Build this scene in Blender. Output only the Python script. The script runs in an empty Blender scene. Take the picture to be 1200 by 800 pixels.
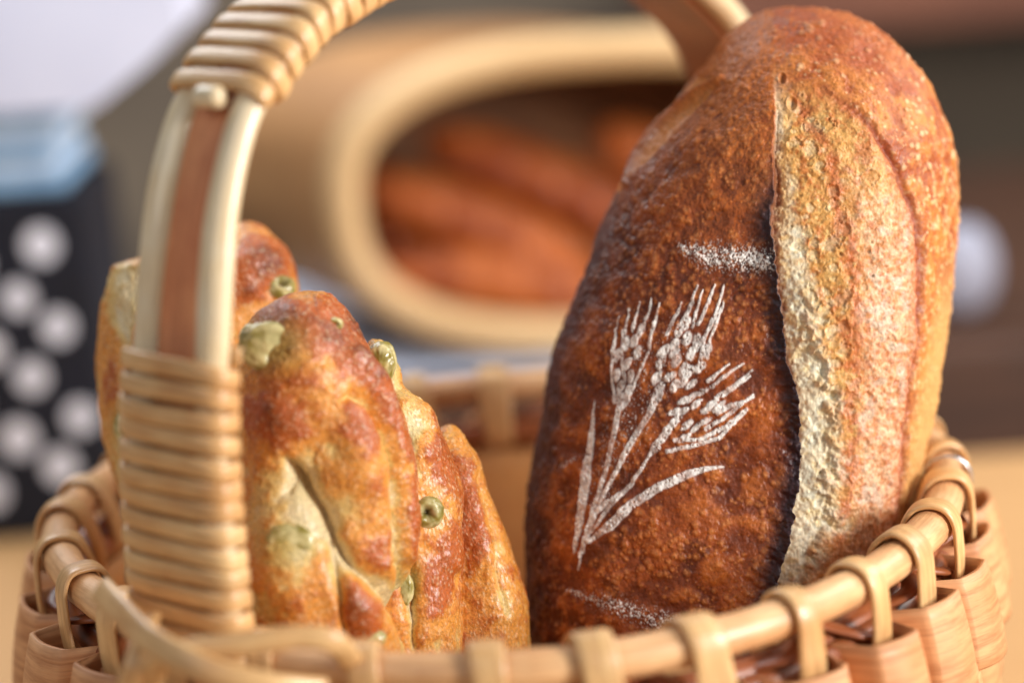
import bpy, math
import numpy as np
from mathutils import Vector

CM = 0.01                     # everything below is written in centimetres
rng = np.random.default_rng(7)
H = 12.0                      # height of the basket rim above the table
scn = bpy.context.scene
col = scn.collection

# ------------------------------------------------------------------ camera
FPX = 2826.0                  # focal length in pixels of a 1200 px wide picture
TH, RO = math.radians(14.24), math.radians(3.9)
CAM = np.array([0.58, -68.125, H + 22.14])
FW = np.array([0.0, math.cos(TH), -math.sin(TH)])
_r = np.array([1.0, 0, 0]); _u = np.cross(_r, FW)
RT = _r * math.cos(RO) - _u * math.sin(RO)
UP = _u * math.cos(RO) + _r * math.sin(RO)
cd = bpy.data.cameras.new('camera'); cam = bpy.data.objects.new('camera', cd); col.objects.link(cam)
from mathutils import Matrix
m = Matrix.Identity(4)
for i in range(3):
    m[i][0] = RT[i]; m[i][1] = UP[i]; m[i][2] = -FW[i]; m[i][3] = CAM[i] * CM
cam.matrix_world = m
cd.sensor_width = 36; cd.lens = FPX / 1200 * 36
cd.clip_start = 0.02; cd.clip_end = 50
cd.dof.use_dof = True; cd.dof.focus_distance = 66.0 * CM; cd.dof.aperture_fstop = 3.4
scn.camera = cam

# ------------------------------------------------------------------ light
world = bpy.data.worlds.new('World'); scn.world = world; world.use_nodes = True
bg = world.node_tree.nodes['Background']
bg.inputs['Color'].default_value = (0.86, 0.93, 1.0, 1); bg.inputs['Strength'].default_value = 0.20
def area(name, loc, target, size, power, color, sy=None):
    l = bpy.data.lights.new(name, 'AREA'); l.energy = power; l.color = color
    l.shape = 'RECTANGLE'; l.size = size * CM; l.size_y = (sy or size) * CM
    o = bpy.data.objects.new(name, l); col.objects.link(o)
    o.location = Vector(loc) * CM
    o.rotation_euler = (Vector(target) - Vector(loc)).to_track_quat('-Z', 'Y').to_euler()
    return o
area('window_light', (95, -62, 48), (0, 0, 14), 26, 18.0, (1.0, 0.98, 0.95), 44)
area('side_window_light', (95, 25, 70), (0, 0, 14), 55, 7.5, (1.0, 0.96, 0.90), 55)
area('front_left_fill', (-60, -70, 85), (0, 0, 14), 80, 2.6, (0.92, 0.96, 1.0), 80)  # unseen fill added from the front left
area('back_rim_light', (-60, 90, 110), (0, 0, 15), 60, 7.0, (0.95, 0.97, 1.0), 60)  # added rim light from behind, no window modelled there
area('background_fill', (-10, 42, 85), (-5, 112, 12), 100, 8.0, (0.95, 0.97, 1.0), 80)  # unseen fill added to brighten the things behind the table
scn.view_settings.view_transform = 'Standard'; scn.view_settings.look = 'None'
scn.view_settings.exposure = 0.0; scn.view_settings.gamma = 1.0
scn.cycles.max_bounces = 6

# ------------------------------------------------------------------ helpers
def ray(p):
    return FW + ((p[0] - 600) / FPX) * RT - ((p[1] - 400) / FPX) * UP
def at_depth(px, py, d):
    return CAM + ray((px, py)) * d
def at_height(px, py, z):
    d = ray((px, py)); return CAM + d * ((z - CAM[2]) / d[2])
def srgb(c):
    c = np.asarray(c, float) / 255.0
    return np.where(c <= 0.04045, c / 12.92, ((c + 0.055) / 1.055) ** 2.4)
def tag(o, label, cat, group=None):
    o['label'] = label; o['category'] = cat
    if group: o['group'] = group
    return o
def empty(name, loc=(0, 0, 0)):
    o = bpy.data.objects.new(name, None); col.objects.link(o)
    o.empty_display_size = 0.02; o.location = Vector(loc) * CM
    return o
def mesh_obj(name, V, Fq, mat, parent=None, color=None, smooth=True, extra=None):
    """V (n,3) in cm in world axes, Fq list/array of faces"""
    V = np.asarray(V, float)
    if parent is not None:
        V = V - np.array(parent_world(parent)) / CM
    me = bpy.data.meshes.new(name)
    if isinstance(Fq, np.ndarray):
        n = len(Fq); k = Fq.shape[1]
        me.vertices.add(len(V)); me.vertices.foreach_set('co', (V * CM).astype(np.float32).ravel())
        me.loops.add(n * k); me.loops.foreach_set('vertex_index', Fq.astype(np.int32).ravel())
        me.polygons.add(n)
        me.polygons.foreach_set('loop_start', np.arange(0, n * k, k, dtype=np.int32))
        me.update(calc_edges=True)
    else:
        me.from_pydata((V * CM).tolist(), [], Fq)
    me.polygons.foreach_set('use_smooth', [smooth] * len(me.polygons))
    if color is not None:
        a = me.color_attributes.new('Col', 'FLOAT_COLOR', 'POINT')
        c4 = np.ones((len(V), 4), np.float32); c4[:, :color.shape[1]] = color
        a.data.foreach_set('color', c4.ravel())
    if extra is not None:
        a = me.attributes.new('Fib', 'FLOAT_VECTOR', 'POINT'); a.data.foreach_set('vector', np.asarray(extra, np.float32).ravel())
    me.validate(); me.update()
    me.materials.append(mat)
    o = bpy.data.objects.new(name, me); col.objects.link(o)
    if parent is not None: o.parent = parent
    return o
def parent_world(p):
    v = Vector((0, 0, 0))
    while p is not None:
        v = v + p.location; p = p.parent
    return v
class MB:
    def __init__(s): s.V = []; s.F = []; s.W = []; s.n = 0
    def add(s, V, F, W=None):
        V = np.asarray(V, float); s.W.append(V * (1, 1, .15) if W is None else np.asarray(W, float))
        s.V.append(V); s.F += [tuple(i + s.n for i in f) for f in F]; s.n += len(V)
    def build(s, name, mat, parent=None, smooth=True):
        return mesh_obj(name, np.concatenate(s.V), s.F, mat, parent, smooth=smooth, extra=np.concatenate(s.W) + rng.random(3) * 90)
def sweep(mb, path, A, B, prof, closed=False, caps=True):
    """path (n,3); A,B (n,3) section axes; prof (n,k,2) or (k,2)"""
    path = np.asarray(path, float); n = len(path); prof = np.asarray(prof, float)
    if prof.ndim == 2: prof = np.repeat(prof[None], n, 0)
    k = prof.shape[1]
    V = path[:, None] + prof[:, :, :1] * A[:, None] + prof[:, :, 1:] * B[:, None]
    F = []
    for i in range(n if closed else n - 1):
        j = (i + 1) % n
        for q in range(k):
            q2 = (q + 1) % k
            F.append((i * k + q, i * k + q2, j * k + q2, j * k + q))
    if not closed and caps:
        F.append(tuple(range(k))[::-1]); F.append(tuple((n - 1) * k + q for q in range(k)))
    sl = np.concatenate([[0], np.cumsum(np.linalg.norm(np.diff(path, axis=0), axis=1))])
    Wf = np.concatenate([prof, np.repeat(sl[:, None, None], k, 1) * .09], 2)
    mb.add(V.reshape(-1, 3), F, Wf.reshape(-1, 3))
def ellipse(a, b, k=14, p=1.0):
    t = np.arange(k) * 2 * np.pi / k
    c, s = np.cos(t), np.sin(t)
    return np.stack([a * np.sign(c) * abs(c) ** p, b * np.sign(s) * abs(s) ** p], 1)
def frames(path, ref, closed=False):
    path = np.asarray(path, float)
    T = np.roll(path, -1, 0) - np.roll(path, 1, 0) if closed else np.gradient(path, axis=0)
    T /= np.linalg.norm(T, axis=1)[:, None]
    ref = np.asarray(ref, float)
    if ref.ndim == 1: ref = np.repeat(ref[None], len(path), 0)
    B = ref - (ref * T).sum(1)[:, None] * T; B /= np.linalg.norm(B, axis=1)[:, None]
    return np.cross(T, B), B
def smooth_path(pts, n, closed=False):
    """Catmull-Rom through pts, resampled evenly"""
    P = np.asarray(pts, float)
    if closed: Q = np.concatenate([P[-1:], P, P[:2]])
    else: Q = np.concatenate([2 * P[:1] - P[1:2], P, 2 * P[-1:] - P[-2:-1]])
    out = []
    for i in range(1, len(Q) - 2):
        t = np.linspace(0, 1, 24, endpoint=False)[:, None]
        a, b, c, d = Q[i - 1], Q[i], Q[i + 1], Q[i + 2]
        out.append(0.5 * (2 * b + (c - a) * t + (2 * a - 5 * b + 4 * c - d) * t ** 2 + (-a + 3 * b - 3 * c + d) * t ** 3))
    out = np.concatenate(out + [Q[-2:-1]])
    s = np.concatenate([[0], np.cumsum(np.linalg.norm(np.diff(out, axis=0), axis=1))])
    q = np.linspace(0, s[-1], n, endpoint=not closed)
    return np.stack([np.interp(q, s, out[:, i]) for i in range(P.shape[1])], 1)

# smooth value noise, 3-D, wrapping table
_tab = rng.random((48, 48, 48)).astype(np.float32)
def vnoise(P, scale, seed=0):
    Q = P * scale + seed * 17.37
    i = np.floor(Q).astype(int); f = (Q - i).astype(np.float32); f = f * f * (3 - 2 * f)
    r = 0
    for dx in (0, 1):
        wx = f[..., 0] if dx else 1 - f[..., 0]
        for dy in (0, 1):
            wy = f[..., 1] if dy else 1 - f[..., 1]
            for dz in (0, 1):
                wz = f[..., 2] if dz else 1 - f[..., 2]
                r = r + wx * wy * wz * _tab[(i[..., 0] + dx) % 48, (i[..., 1] + dy) % 48, (i[..., 2] + dz) % 48]
    return r
def fbm(P, scale, oct=4, seed=0, gain=0.5):
    r = 0; a = 1; t = 0
    for k in range(oct):
        r = r + a * vnoise(P, scale * 2.03 ** k, seed + k * 1.7); t += a; a *= gain
    return r / t
def sstep(a, b, x):
    t = np.clip((x - a) / (b - a), 0, 1); return t * t * (3 - 2 * t)
def lerp(a, b, t):
    return a * (1 - t[..., None]) + b * t[..., None]
def seg_dist(U, V, pts, widths=None):
    """distance to a polyline, and the interpolated width there"""
    best = np.full(U.shape, 1e9); w = np.zeros(U.shape)
    if widths is None: widths = [1.0] * len(pts)
    for (a, b, wa, wb) in zip(pts[:-1], pts[1:], widths[:-1], widths[1:]):
        dx, dy = b[0] - a[0], b[1] - a[1]; L = dx * dx + dy * dy + 1e-9
        t = np.clip(((U - a[0]) * dx + (V - a[1]) * dy) / L, 0, 1)
        d = np.hypot(U - a[0] - t * dx, V - a[1] - t * dy)
        k = d < best; best = np.where(k, d, best); w = np.where(k, wa + (wb - wa) * t, w)
    return best, w

# ------------------------------------------------------------------ materials
def mat_new(name):
    m = bpy.data.materials.new(name); m.use_nodes = True
    nt = m.node_tree; b = nt.nodes['Principled BSDF']
    return m, nt, b
def N(nt, t, **kw):
    n = nt.nodes.new(t)
    for k, v in kw.items(): setattr(n, k, v)
    return n
def cane_mat(name, c1, c2, rough=0.42, scale=(1, 1, 1), coat=0.25, spots=0.35, axis_scale=6.5, bump=0.45, shift=None):
    m, nt, b = mat_new(name); L = nt.links.new
    tc = N(nt, 'ShaderNodeTexCoord'); mp = N(nt, 'ShaderNodeMapping'); mp.inputs['Scale'].default_value = scale
    L(tc.outputs['Object'], mp.inputs['Vector'])
    n1 = N(nt, 'ShaderNodeTexNoise'); n1.inputs['Scale'].default_value = axis_scale; n1.inputs['Detail'].default_value = 5
    n1.inputs['Roughness'].default_value = 0.65
    fb = N(nt, 'ShaderNodeAttribute', attribute_name='Fib'); L(fb.outputs['Vector'], n1.inputs['Vector'])
    n2 = N(nt, 'ShaderNodeTexNoise'); n2.inputs['Scale'].default_value = 55; n2.inputs['Detail'].default_value = 3
    L(tc.outputs['Object'], n2.inputs['Vector'])
    r1 = N(nt, 'ShaderNodeValToRGB'); r1.color_ramp.elements[0].position = 0.3; r1.color_ramp.elements[1].position = 0.72
    r1.color_ramp.elements[0].color = (*srgb(c2), 1); r1.color_ramp.elements[1].color = (*srgb(c1), 1)
    L(n2.outputs['Fac'], r1.inputs[0])
    mx = N(nt, 'ShaderNodeMixRGB', blend_type='MULTIPLY'); mx.inputs[0].default_value = spots
    r2 = N(nt, 'ShaderNodeValToRGB'); r2.color_ramp.elements[0].position = 0.36; r2.color_ramp.elements[1].position = 0.58
    r2.color_ramp.elements[0].color = (0.42, 0.25, 0.14, 1); r2.color_ramp.elements[1].color = (1, 1, 1, 1)
    L(n1.outputs['Fac'], r2.inputs[0]); L(r1.outputs[0], mx.inputs[1]); L(r2.outputs[0], mx.inputs[2])
    # every object its own tint
    oi = N(nt, 'ShaderNodeObjectInfo'); hs = N(nt, 'ShaderNodeHueSaturation'); mr = N(nt, 'ShaderNodeMapRange')
    mr.inputs['To Min'].default_value = 0.86; mr.inputs['To Max'].default_value = 1.1
    L(oi.outputs['Random'], mr.inputs['Value']); L(mr.outputs[0], hs.inputs['Value']); L(mx.outputs[0], hs.inputs['Color'])
    L(hs.outputs[0], b.inputs['Base Color'])
    bp = N(nt, 'ShaderNodeBump'); bp.inputs['Strength'].default_value = bump; bp.inputs['Distance'].default_value = 0.0006
    L(n1.outputs['Fac'], bp.inputs['Height']); L(bp.outputs[0], b.inputs['Normal'])
    b.inputs['Roughness'].default_value = rough
    b.inputs['Coat Weight'].default_value = coat; b.inputs['Coat Roughness'].default_value = 0.22
    return m
M_cane = cane_mat('pale_cane', (232, 186, 122), (206, 148, 86))
M_rim = cane_mat('rim_cane', (232, 188, 138), (204, 150, 100))
M_loop = cane_mat('binding_cane', (238, 198, 140), (216, 162, 102), coat=0.4, rough=0.42, spots=.45)
M_white = cane_mat('bleached_cane', (255, 236, 200), (250, 218, 166), coat=0.6, rough=0.3, spots=.2)
M_brown = cane_mat('brown_cane', (168, 98, 56), (128, 66, 34))
M_band = cane_mat('splint', (228, 172, 122), (204, 142, 92), scale=(1, 1, 7), axis_scale=5, rough=0.58, coat=0.08, spots=0.55)
M_core = cane_mat('handle_core', (222, 148, 98), (196, 118, 76), scale=(1, 1, 0.3), axis_scale=6, rough=0.5, coat=0.1)
M_liner = cane_mat('inner_splint', (230, 172, 106), (214, 152, 90), rough=0.55, coat=0.1, axis_scale=5, spots=0.2)

def bread_mat(name, rough=0.5, fine=900, bump=0.5, spec_noise=True, coat=0.1):
    m, nt, b = mat_new(name); L = nt.links.new
    at = N(nt, 'ShaderNodeAttribute', attribute_name='Col'); tc = N(nt, 'ShaderNodeTexCoord')
    n1 = N(nt, 'ShaderNodeTexNoise'); n1.inputs['Scale'].default_value = fine; n1.inputs['Detail'].default_value = 4
    n1.inputs['Roughness'].default_value = 0.65
    n2 = N(nt, 'ShaderNodeTexNoise'); n2.inputs['Scale'].default_value = 260; n2.inputs['Detail'].default_value = 4
    L(tc.outputs['Object'], n1.inputs['Vector']); L(tc.outputs['Object'], n2.inputs['Vector'])
    mr = N(nt, 'ShaderNodeMapRange'); mr.inputs['From Min'].default_value = 0.3; mr.inputs['From Max'].default_value = 0.7
    mr.inputs['To Min'].default_value = 0.68; mr.inputs['To Max'].default_value = 1.28
    L(n1.outputs['Fac'], mr.inputs['Value'])
    hs = N(nt, 'ShaderNodeHueSaturation'); L(at.outputs['Color'], hs.inputs['Color']); L(mr.outputs[0], hs.inputs['Value'])
    L(hs.outputs[0], b.inputs['Base Color'])
    r2 = N(nt, 'ShaderNodeMapRange'); r2.inputs['From Min'].default_value = 0.35; r2.inputs['From Max'].default_value = 0.65
    r2.inputs['To Min'].default_value = rough - 0.13; r2.inputs['To Max'].default_value = rough + 0.17
    L(n2.outputs['Fac'], r2.inputs['Value'])
    ra = N(nt, 'ShaderNodeMath', operation='MAXIMUM')          # flour (alpha 0) is matt
    iv = N(nt, 'ShaderNodeMath', operation='SUBTRACT'); iv.inputs[0].default_value = 0.95
    L(at.outputs['Alpha'], iv.inputs[1]); L(r2.outputs[0], ra.inputs[0]); L(iv.outputs[0], ra.inputs[1])
    L(ra.outputs[0], b.inputs['Roughness'])
    bp = N(nt, 'ShaderNodeBump'); bp.inputs['Strength'].default_value = bump; bp.inputs['Distance'].default_value = 0.0005
    L(n1.outputs['Fac'], bp.inputs['Height']); L(bp.outputs[0], b.inputs['Normal'])
    b.inputs['Coat Weight'].default_value = coat; b.inputs['Coat Roughness'].default_value = 0.25
    b.inputs['Specular IOR Level'].default_value = 0.36
    return m
M_loaf = bread_mat('loaf_crust', 0.47, 1100, 0.35, coat=0.03)
M_olivebread = bread_mat('olive_bread_crust', 0.38, 1300, 0.8, coat=0.4)
M_far_bread = bread_mat('baguette_crust', 0.5, 300, 0.3)
def simple_mat(name, c, rough=0.6, c2=None, nscale=60, **kw):
    m, nt, b = mat_new(name); L = nt.links.new
    tc = N(nt, 'ShaderNodeTexCoord'); n = N(nt, 'ShaderNodeTexNoise'); n.inputs['Scale'].default_value = nscale
    n.inputs['Detail'].default_value = 5
    mp = N(nt, 'ShaderNodeMapping'); mp.inputs['Scale'].default_value = kw.get('stretch', (1, 1, 1))
    L(tc.outputs['Object'], mp.inputs['Vector']); L(mp.outputs[0], n.inputs['Vector'])
    r = N(nt, 'ShaderNodeValToRGB'); r.color_ramp.elements[0].position = 0.35; r.color_ramp.elements[1].position = 0.65
    c2 = c2 or tuple(x * 0.9 for x in c)
    r.color_ramp.elements[0].color = (*srgb(c2), 1); r.color_ramp.elements[1].color = (*srgb(c), 1)
    L(n.outputs['Fac'], r.inputs[0]); L(r.outputs[0], b.inputs['Base Color'])
    b.inputs['Roughness'].default_value = rough
    bp = N(nt, 'ShaderNodeBump'); bp.inputs['Strength'].default_value = 0.15; bp.inputs['Distance'].default_value = 0.001
    L(n.outputs['Fac'], bp.inputs['Height']); L(bp.outputs[0], b.inputs['Normal'])
    return m
M_table = simple_mat('light_wood', (204, 158, 106), 0.55, (194, 148, 98), 25, stretch=(1, 14, 1))
M_wall = simple_mat('dark_wall', (128, 112, 94), 0.9, (108, 94, 80), 6)
M_shelf = simple_mat('red_brown_wood', (140, 84, 58), 0.6, (112, 64, 44), 12, stretch=(1, 8, 8))
M_dark = simple_mat('dark_wood', (84, 52, 34), 0.6, (62, 38, 26), 14, stretch=(1, 8, 8))
M_cloth = simple_mat('blue_grey_cloth', (196, 204, 222), 0.9, (184, 192, 212), 90)
M_paper = simple_mat('white_paper', (212, 216, 236), 0.7, (204, 208, 230), 20)
M_bluep = simple_mat('blue_towel', (140, 180, 216), 0.9, (122, 164, 204), 90)
M_bluel = simple_mat('pale_blue_towel', (206, 222, 240), 0.9, (196, 214, 234), 90)
M_bent = simple_mat('bentwood', (188, 138, 88), 0.55, (168, 120, 74), 10, stretch=(1, 1, 8))
M_bentlip = simple_mat('bentwood_lip', (214, 180, 132), 0.5, (200, 164, 116), 10)
M_jar = simple_mat('pale_glaze', (160, 162, 178), 0.55, (146, 148, 166), 30)
M_bentin = simple_mat('shaded_veneer', (160, 108, 72), 0.7, (112, 74, 50), 10)  # shade inside the tipped basket is put into this darker colour
M_black = simple_mat('black_paper', (12, 15, 32), 0.85, (9, 11, 24), 60)
M_dots = simple_mat('white_dot', (238, 240, 252), 0.7, (226, 230, 246), 60)
M_steel, _nt, _b = mat_new('steel_wire'); _b.inputs['Metallic'].default_value = 1; _b.inputs['Roughness'].default_value = 0.25
_n = N(_nt, 'ShaderNodeTexNoise'); _n.inputs['Scale'].default_value = 300
_rr = N(_nt, 'ShaderNodeValToRGB'); _rr.color_ramp.elements[0].color = (.5, .5, .52, 1); _rr.color_ramp.elements[1].color = (.75, .76, .8, 1)
_nt.links.new(_n.outputs['Fac'], _rr.inputs[0]); _nt.links.new(_rr.outputs[0], _b.inputs['Base Color'])

# ------------------------------------------------------------------ table and background
def box_mb(mb, lo, hi, bev=0.0):
    import bmesh
    bm = bmesh.new(); bmesh.ops.create_cube(bm, size=1)
    lo = np.array(lo, float); hi = np.array(hi, float)
    for v in bm.verts: v.co = Vector(lo + (np.array(v.co) + 0.5) * (hi - lo))
    if bev: bmesh.ops.bevel(bm, geom=list(bm.edges), offset=bev, segments=4, profile=0.5, affect='EDGES')
    bm.verts.index_update()
    mb.add([tuple(v.co) for v in bm.verts], [tuple(v.index for v in f.verts) for f in bm.faces]); bm.free()
def box(name, lo, hi, mat, parent=None, bev=0.3):
    mb = MB(); box_mb(mb, lo, hi, bev); return mb.build(name, mat, parent, smooth=False)
tag(box('table', (-90, -60, -3.5), (90, 39.6, 0), M_table, bev=0.6), 'light tan wooden table top under the wicker basket', 'table')
wl = box('wall', (-220, 150, -70), (220, 156, 160), M_wall, bev=0); wl['kind'] = 'structure'
_d = ray((1050, 34)); _z = (CAM + _d * ((118 - CAM[1]) / _d[1]))[2]
tag(box('wall_shelf', (14, 118, _z), (150, 148, _z + 4), M_shelf, bev=0.5), 'reddish brown shelf board high on the back wall', 'shelf')

# ------------------------------------------------------------------ wicker basket
basket = empty('wicker_basket', (0, 0, 0))
tag(basket, 'round wicker basket with tall arched handle, woven splint sides and cane rim, holding the breads', 'basket')
def rim_r(a):
    return (13.085 + .129 * np.cos(a) + .158 * np.sin(a) + .044 * np.cos(2 * a) + .104 * np.sin(2 * a)
            - .132 * np.cos(3 * a) + .344 * np.sin(3 * a)) 
def polar(a, r, z):
    a, r, z = np.broadcast_arrays(a, r, z)
    return np.stack([r * np.cos(a), r * np.sin(a), z], -1)
def ring(r_off, z, rad, mat, name, wob=0.05, seed=0, knots=True):
    n = 360; a = np.arange(n) * 2 * np.pi / n
    P3 = np.stack([np.cos(a), np.sin(a), a * 0], 1)
    rr = rim_r(a) + r_off + wob * 2 * (vnoise(P3, 3.1, seed) - .5)
    zz = z + wob * 2 * (vnoise(P3, 2.7, seed + 3) - .5)
    path = polar(a, rr, zz)
    A, B = frames(path, (0, 0, 1), True)
    g = 1 + 0.10 * (vnoise(P3, 9, seed + 5) - .5)
    if knots:
        for kn in (0.9, 2.5, 4.05, 5.05, 5.9): g = g + 0.10 * np.exp(-((a - kn) / 0.012) ** 2)
    prof = ellipse(rad, rad * .97, 16)[None] * g[:, None, None]
    mb = MB(); sweep(mb, path, A, B, prof, closed=True); return mb.build(name, mat, basket)
ring(0, H, 0.54, M_rim, 'rim_cane')
ring(-0.55, H - 1.45, 0.42, M_brown, 'inner_hoop', 0.10, 2)
ring(-0.1, H - 1.55, 0.34, M_brown, 'outer_hoop', 0.10, 4)
NL = 29
meas = [166.2, 177.1, -169.8, -156.0, -143.2, -131, -118, -105.5, -92.4, -81.2, -69.7, -56.8, -44.9, -33.9, -22, -9.6, 3.0]
loops = list(meas)
rest = 166.2 - 3.0; nrest = NL - len(meas)
for k in range(1, nrest + 1): loops.append(3.0 + rest * k / (nrest + 1))
loops = np.radians(np.array(loops)); 
order = np.argsort(np.mod(loops, 2 * np.pi)); loops = np.mod(loops, 2 * np.pi)[order]
# shape of one wrapped strip in the (radial, height) plane, around the rim cane
def loop_strip(a0, idx):
    r0 = rim_r(a0); j = rng.normal(0, 1, 6)
    lift = 0.665 + 0.03 * j[0]
    pts = [(-.30, -1.95), (-.62, -1.85), (-.92, -1.45), (-.90, -.7), (-.68, 0.1), (-.42, .52), (0.02, lift), (.45, .53), (.69, .12), (.74, -.5), (.74, -1.2), (.66, -1.9), (.5, -2.6)]
    pl = smooth_path(pts, 60)
    lean = 0.010 * j[1] + 0.012 * np.sin(idx * 1.7)
    tilt = np.linspace(-1, 1, 60) * (0.028 + 0.01 * j[2])
    aa = a0 + lean * 0 + tilt
    path = polar(aa, r0 + pl[:, 0], H + pl[:, 1])
    side = np.stack([-np.sin(aa), np.cos(aa), aa * 0], 1)
    T = np.gradient(path, axis=0); T /= np.linalg.norm(T, axis=1)[:, None]
    side = side - (side * T).sum(1)[:, None] * T; side /= np.linalg.norm(side, axis=1)[:, None]
    B = np.cross(T, side)
    w = 0.44 + 0.045 * j[3]
    wv = w * (1 + 0.10 * np.sin(np.linspace(0, 9, 60) + j[4]))
    prof = ellipse(1, 0.095, 16, 0.6)[None] * np.stack([wv, np.ones(60)], 1)[:, None]
    mb = MB(); sweep(mb, path, side, B, prof); return mb.build('binding_loop', M_loop, basket)
for i, a0 in enumerate(loops):
    # the handle foot takes the place of the binding at two spots
    loop_strip(a0, i)

# woven splint bands
def phase(a):           # 0..NL, integer at every loop
    ext = np.concatenate([[loops[-1] - 2 * np.pi], loops, [loops[0] + 2 * np.pi]])
    return np.interp(np.mod(a, 2 * np.pi), ext, np.arange(-1, NL + 1))
def taper(z):           # how far the wall leans in towards the bottom
    return 0.5 * np.sin(np.clip((H - z) / H, 0, 1) * np.pi * .9) - 1.6 * np.clip((H - z) / H, 0, 1) ** 2
rows = [(H - 1.3, H - 3.8, 0.5), (H - 3.65, H - 6.2, 0.0), (H - 6.05, H - 8.6, 0.5), (H - 8.45, H - 10.6, 0.0), (H - 10.45, H - 11.85, 0.5)]
for ri, (z1, z0, ph) in enumerate(rows):
    n = NL * 48; a = np.arange(n) * 2 * np.pi / n
    p = phase(a) + ph
    fr = p - np.floor(p)
    b = np.clip(np.minimum(fr, 1 - fr) * 4.6, 0, 1) ** .8; b = b * (.80 + .20 * np.sin(np.pi * fr) + .34 * np.cos(a) * (fr - .5))
    kk = np.floor(p).astype(int) % NL
    amp = (1.48 + 0.3 * (_tab[kk, ri, 5] - .5)) * (1.0 if ri == 0 else .9)
    m_ = 9
    mb = MB(); V = []
    hgt = np.linspace(0, 1, m_)
    dz = 0.32 * (_tab[kk, ri, 9] - .5) * b
    outer, inner = [], []
    for h in hgt:
        z = z0 + (z1 - z0) * h + dz + 0.16 * b * (h - .3)
        bow = 0.05 * np.sin(np.pi * h)
        flare = (0.42 * (1 - h) - 0.10) * b
        r = rim_r(a) - 0.15 + taper(z0 + (z1 - z0) * h) + amp * b + bow + flare - 0.6 * (1 - np.clip(b, 0, 1))
        outer.append(polar(a, r, z)); inner.append(polar(a, r - 0.13, z))
    prof = outer + inner[::-1]; k = len(prof)
    Vv = np.stack(prof, 1).reshape(-1, 3)
    Fq = []
    for i in range(n):
        j = (i + 1) % n
        for q in range(k):
            q2 = (q + 1) % k; Fq.append((i * k + q, j * k + q, j * k + q2, i * k + q2))
    hh_ = np.concatenate([hgt, hgt[::-1]]) * (z1 - z0)
    Wf = np.stack([np.repeat(hh_[None], n, 0), np.repeat(np.r_[np.zeros(m_), np.full(m_, .13)][None], n, 0), np.repeat((a * 13 * .10 + 3.1 * kk)[:, None], k, 1)], -1)
    mb.add(Vv, Fq, Wf.reshape(-1, 3)); mb.build('woven_band', M_band, basket)
# upright stakes that the bands weave round
for i in range(NL):
    for hf in (0.0, 0.5):
        a0 = loops[i] + (0 if not hf else ((loops[(i + 1) % NL] - loops[i]) % (2 * np.pi)) * .5)
        z = np.linspace(0.3, H - 1.5 - (0.2 if hf else 0.7), 14)
        r = rim_r(a0) + 0.28 + taper(z) - 0.1
        path = polar(np.full(14, a0), r, z)
        A, B = frames(path, (math.cos(a0), math.sin(a0), 0))
        mb = MB(); sweep(mb, path, A, B, ellipse(0.42, 0.09, 10, .7)); mb.build('stake', M_band, basket)
# smooth inner lining splint and base
def wallstrip(name, r_off, z0, z1, mat, t=0.1, fn=None):
    n = 240; a = np.arange(n) * 2 * np.pi / n; prof = []
    zs = np.linspace(z0, z1, 12)
    for z in zs: prof.append(polar(a, rim_r(a) + r_off + taper(z), z))
    for z in zs[::-1]: prof.append(polar(a, rim_r(a) + r_off - t + taper(z), z))
    k = len(prof); V = np.stack(prof, 1).reshape(-1, 3); Fq = []
    for i in range(n):
        j = (i + 1) % n
        for q in range(k):
            q2 = (q + 1) % k; Fq.append((i * k + q, j * k + q, j * k + q2, i * k + q2))
    mb = MB(); mb.add(V, Fq); return mb.build(name, mat, basket)
wallstrip('lining', -0.62, 0.6, H - 2.2, M_liner)
n = 120; a = np.arange(n) * 2 * np.pi / n
mb = MB(); rb = rim_r(a) - 1.75
V = np.concatenate([polar(a, rb, 0.12), polar(a, rb, 0.55)])
mb.add(V, [tuple(range(n))[::-1], tuple(range(n, 2 * n))] + [(i, (i + 1) % n, n + (i + 1) % n, n + i) for i in range(n)])
mb.build('base_panel', M_liner, basket, smooth=False)
# diagonal lacing between rim and hoops (seen in the gap at the back)
n = 900; a = np.arange(n) * 2 * np.pi / n; p = phase(a)
path = polar(a, rim_r(a) - 0.2 + 0.5 * np.cos(p * 2 * np.pi), H - 1.1 + 0.42 * np.sin(p * np.pi + .6))
A, B = frames(path, (0, 0, 1), True); mb = MB(); sweep(mb, path, A, B, ellipse(.3, .12, 10), closed=True); mb.build('lacing', M_brown, basket)

# ---- handle
alp = math.radians(-126.77) + math.pi
HD = np.array([math.cos(alp), math.sin(alp), 0]); HN = np.array([HD[1], -HD[0], 0])   # HN points right and to the front
arch = [(-12.2, -5.0), (-12.75, -2.5), (-13.25, 0.4), (-13.25, 3.7), (-13.05, 5.9), (-12.74, 7.6), (-11.95, 10.7), (-11.0, 12.8), (-10.05, 13.95), (-8.8, 14.8),
        (-7.3, 15.45), (-3.0, 16.3), (2.3, 16.3), (7.8, 15.2), (12.5, 12.7), (14.6, 9.8), (14.9, 6.5), (13.9, 3.0), (13.0, 0), (12.4, -2.5), (12.0, -5.0)]
AN = 420
ap = smooth_path(arch, AN)
apath = ap[:, :1] * HD + np.array([[0, 0, 1]]) * (ap[:, 1:] + H)
At = np.gradient(apath, axis=0); At /= np.linalg.norm(At, axis=1)[:, None]
Aout = np.cross(np.repeat(HN[None], AN, 0), At); 
if (Aout[AN // 2] @ np.array([0, 0, 1])) < 0: Aout = -Aout
arc = np.concatenate([[0], np.cumsum(np.linalg.norm(np.diff(apath, axis=0), axis=1))])
W = np.interp(arc, [0, 8, 16, 22, arc[-1]], [3.45, 3.35, 2.95, 2.95, 2.9])
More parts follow.
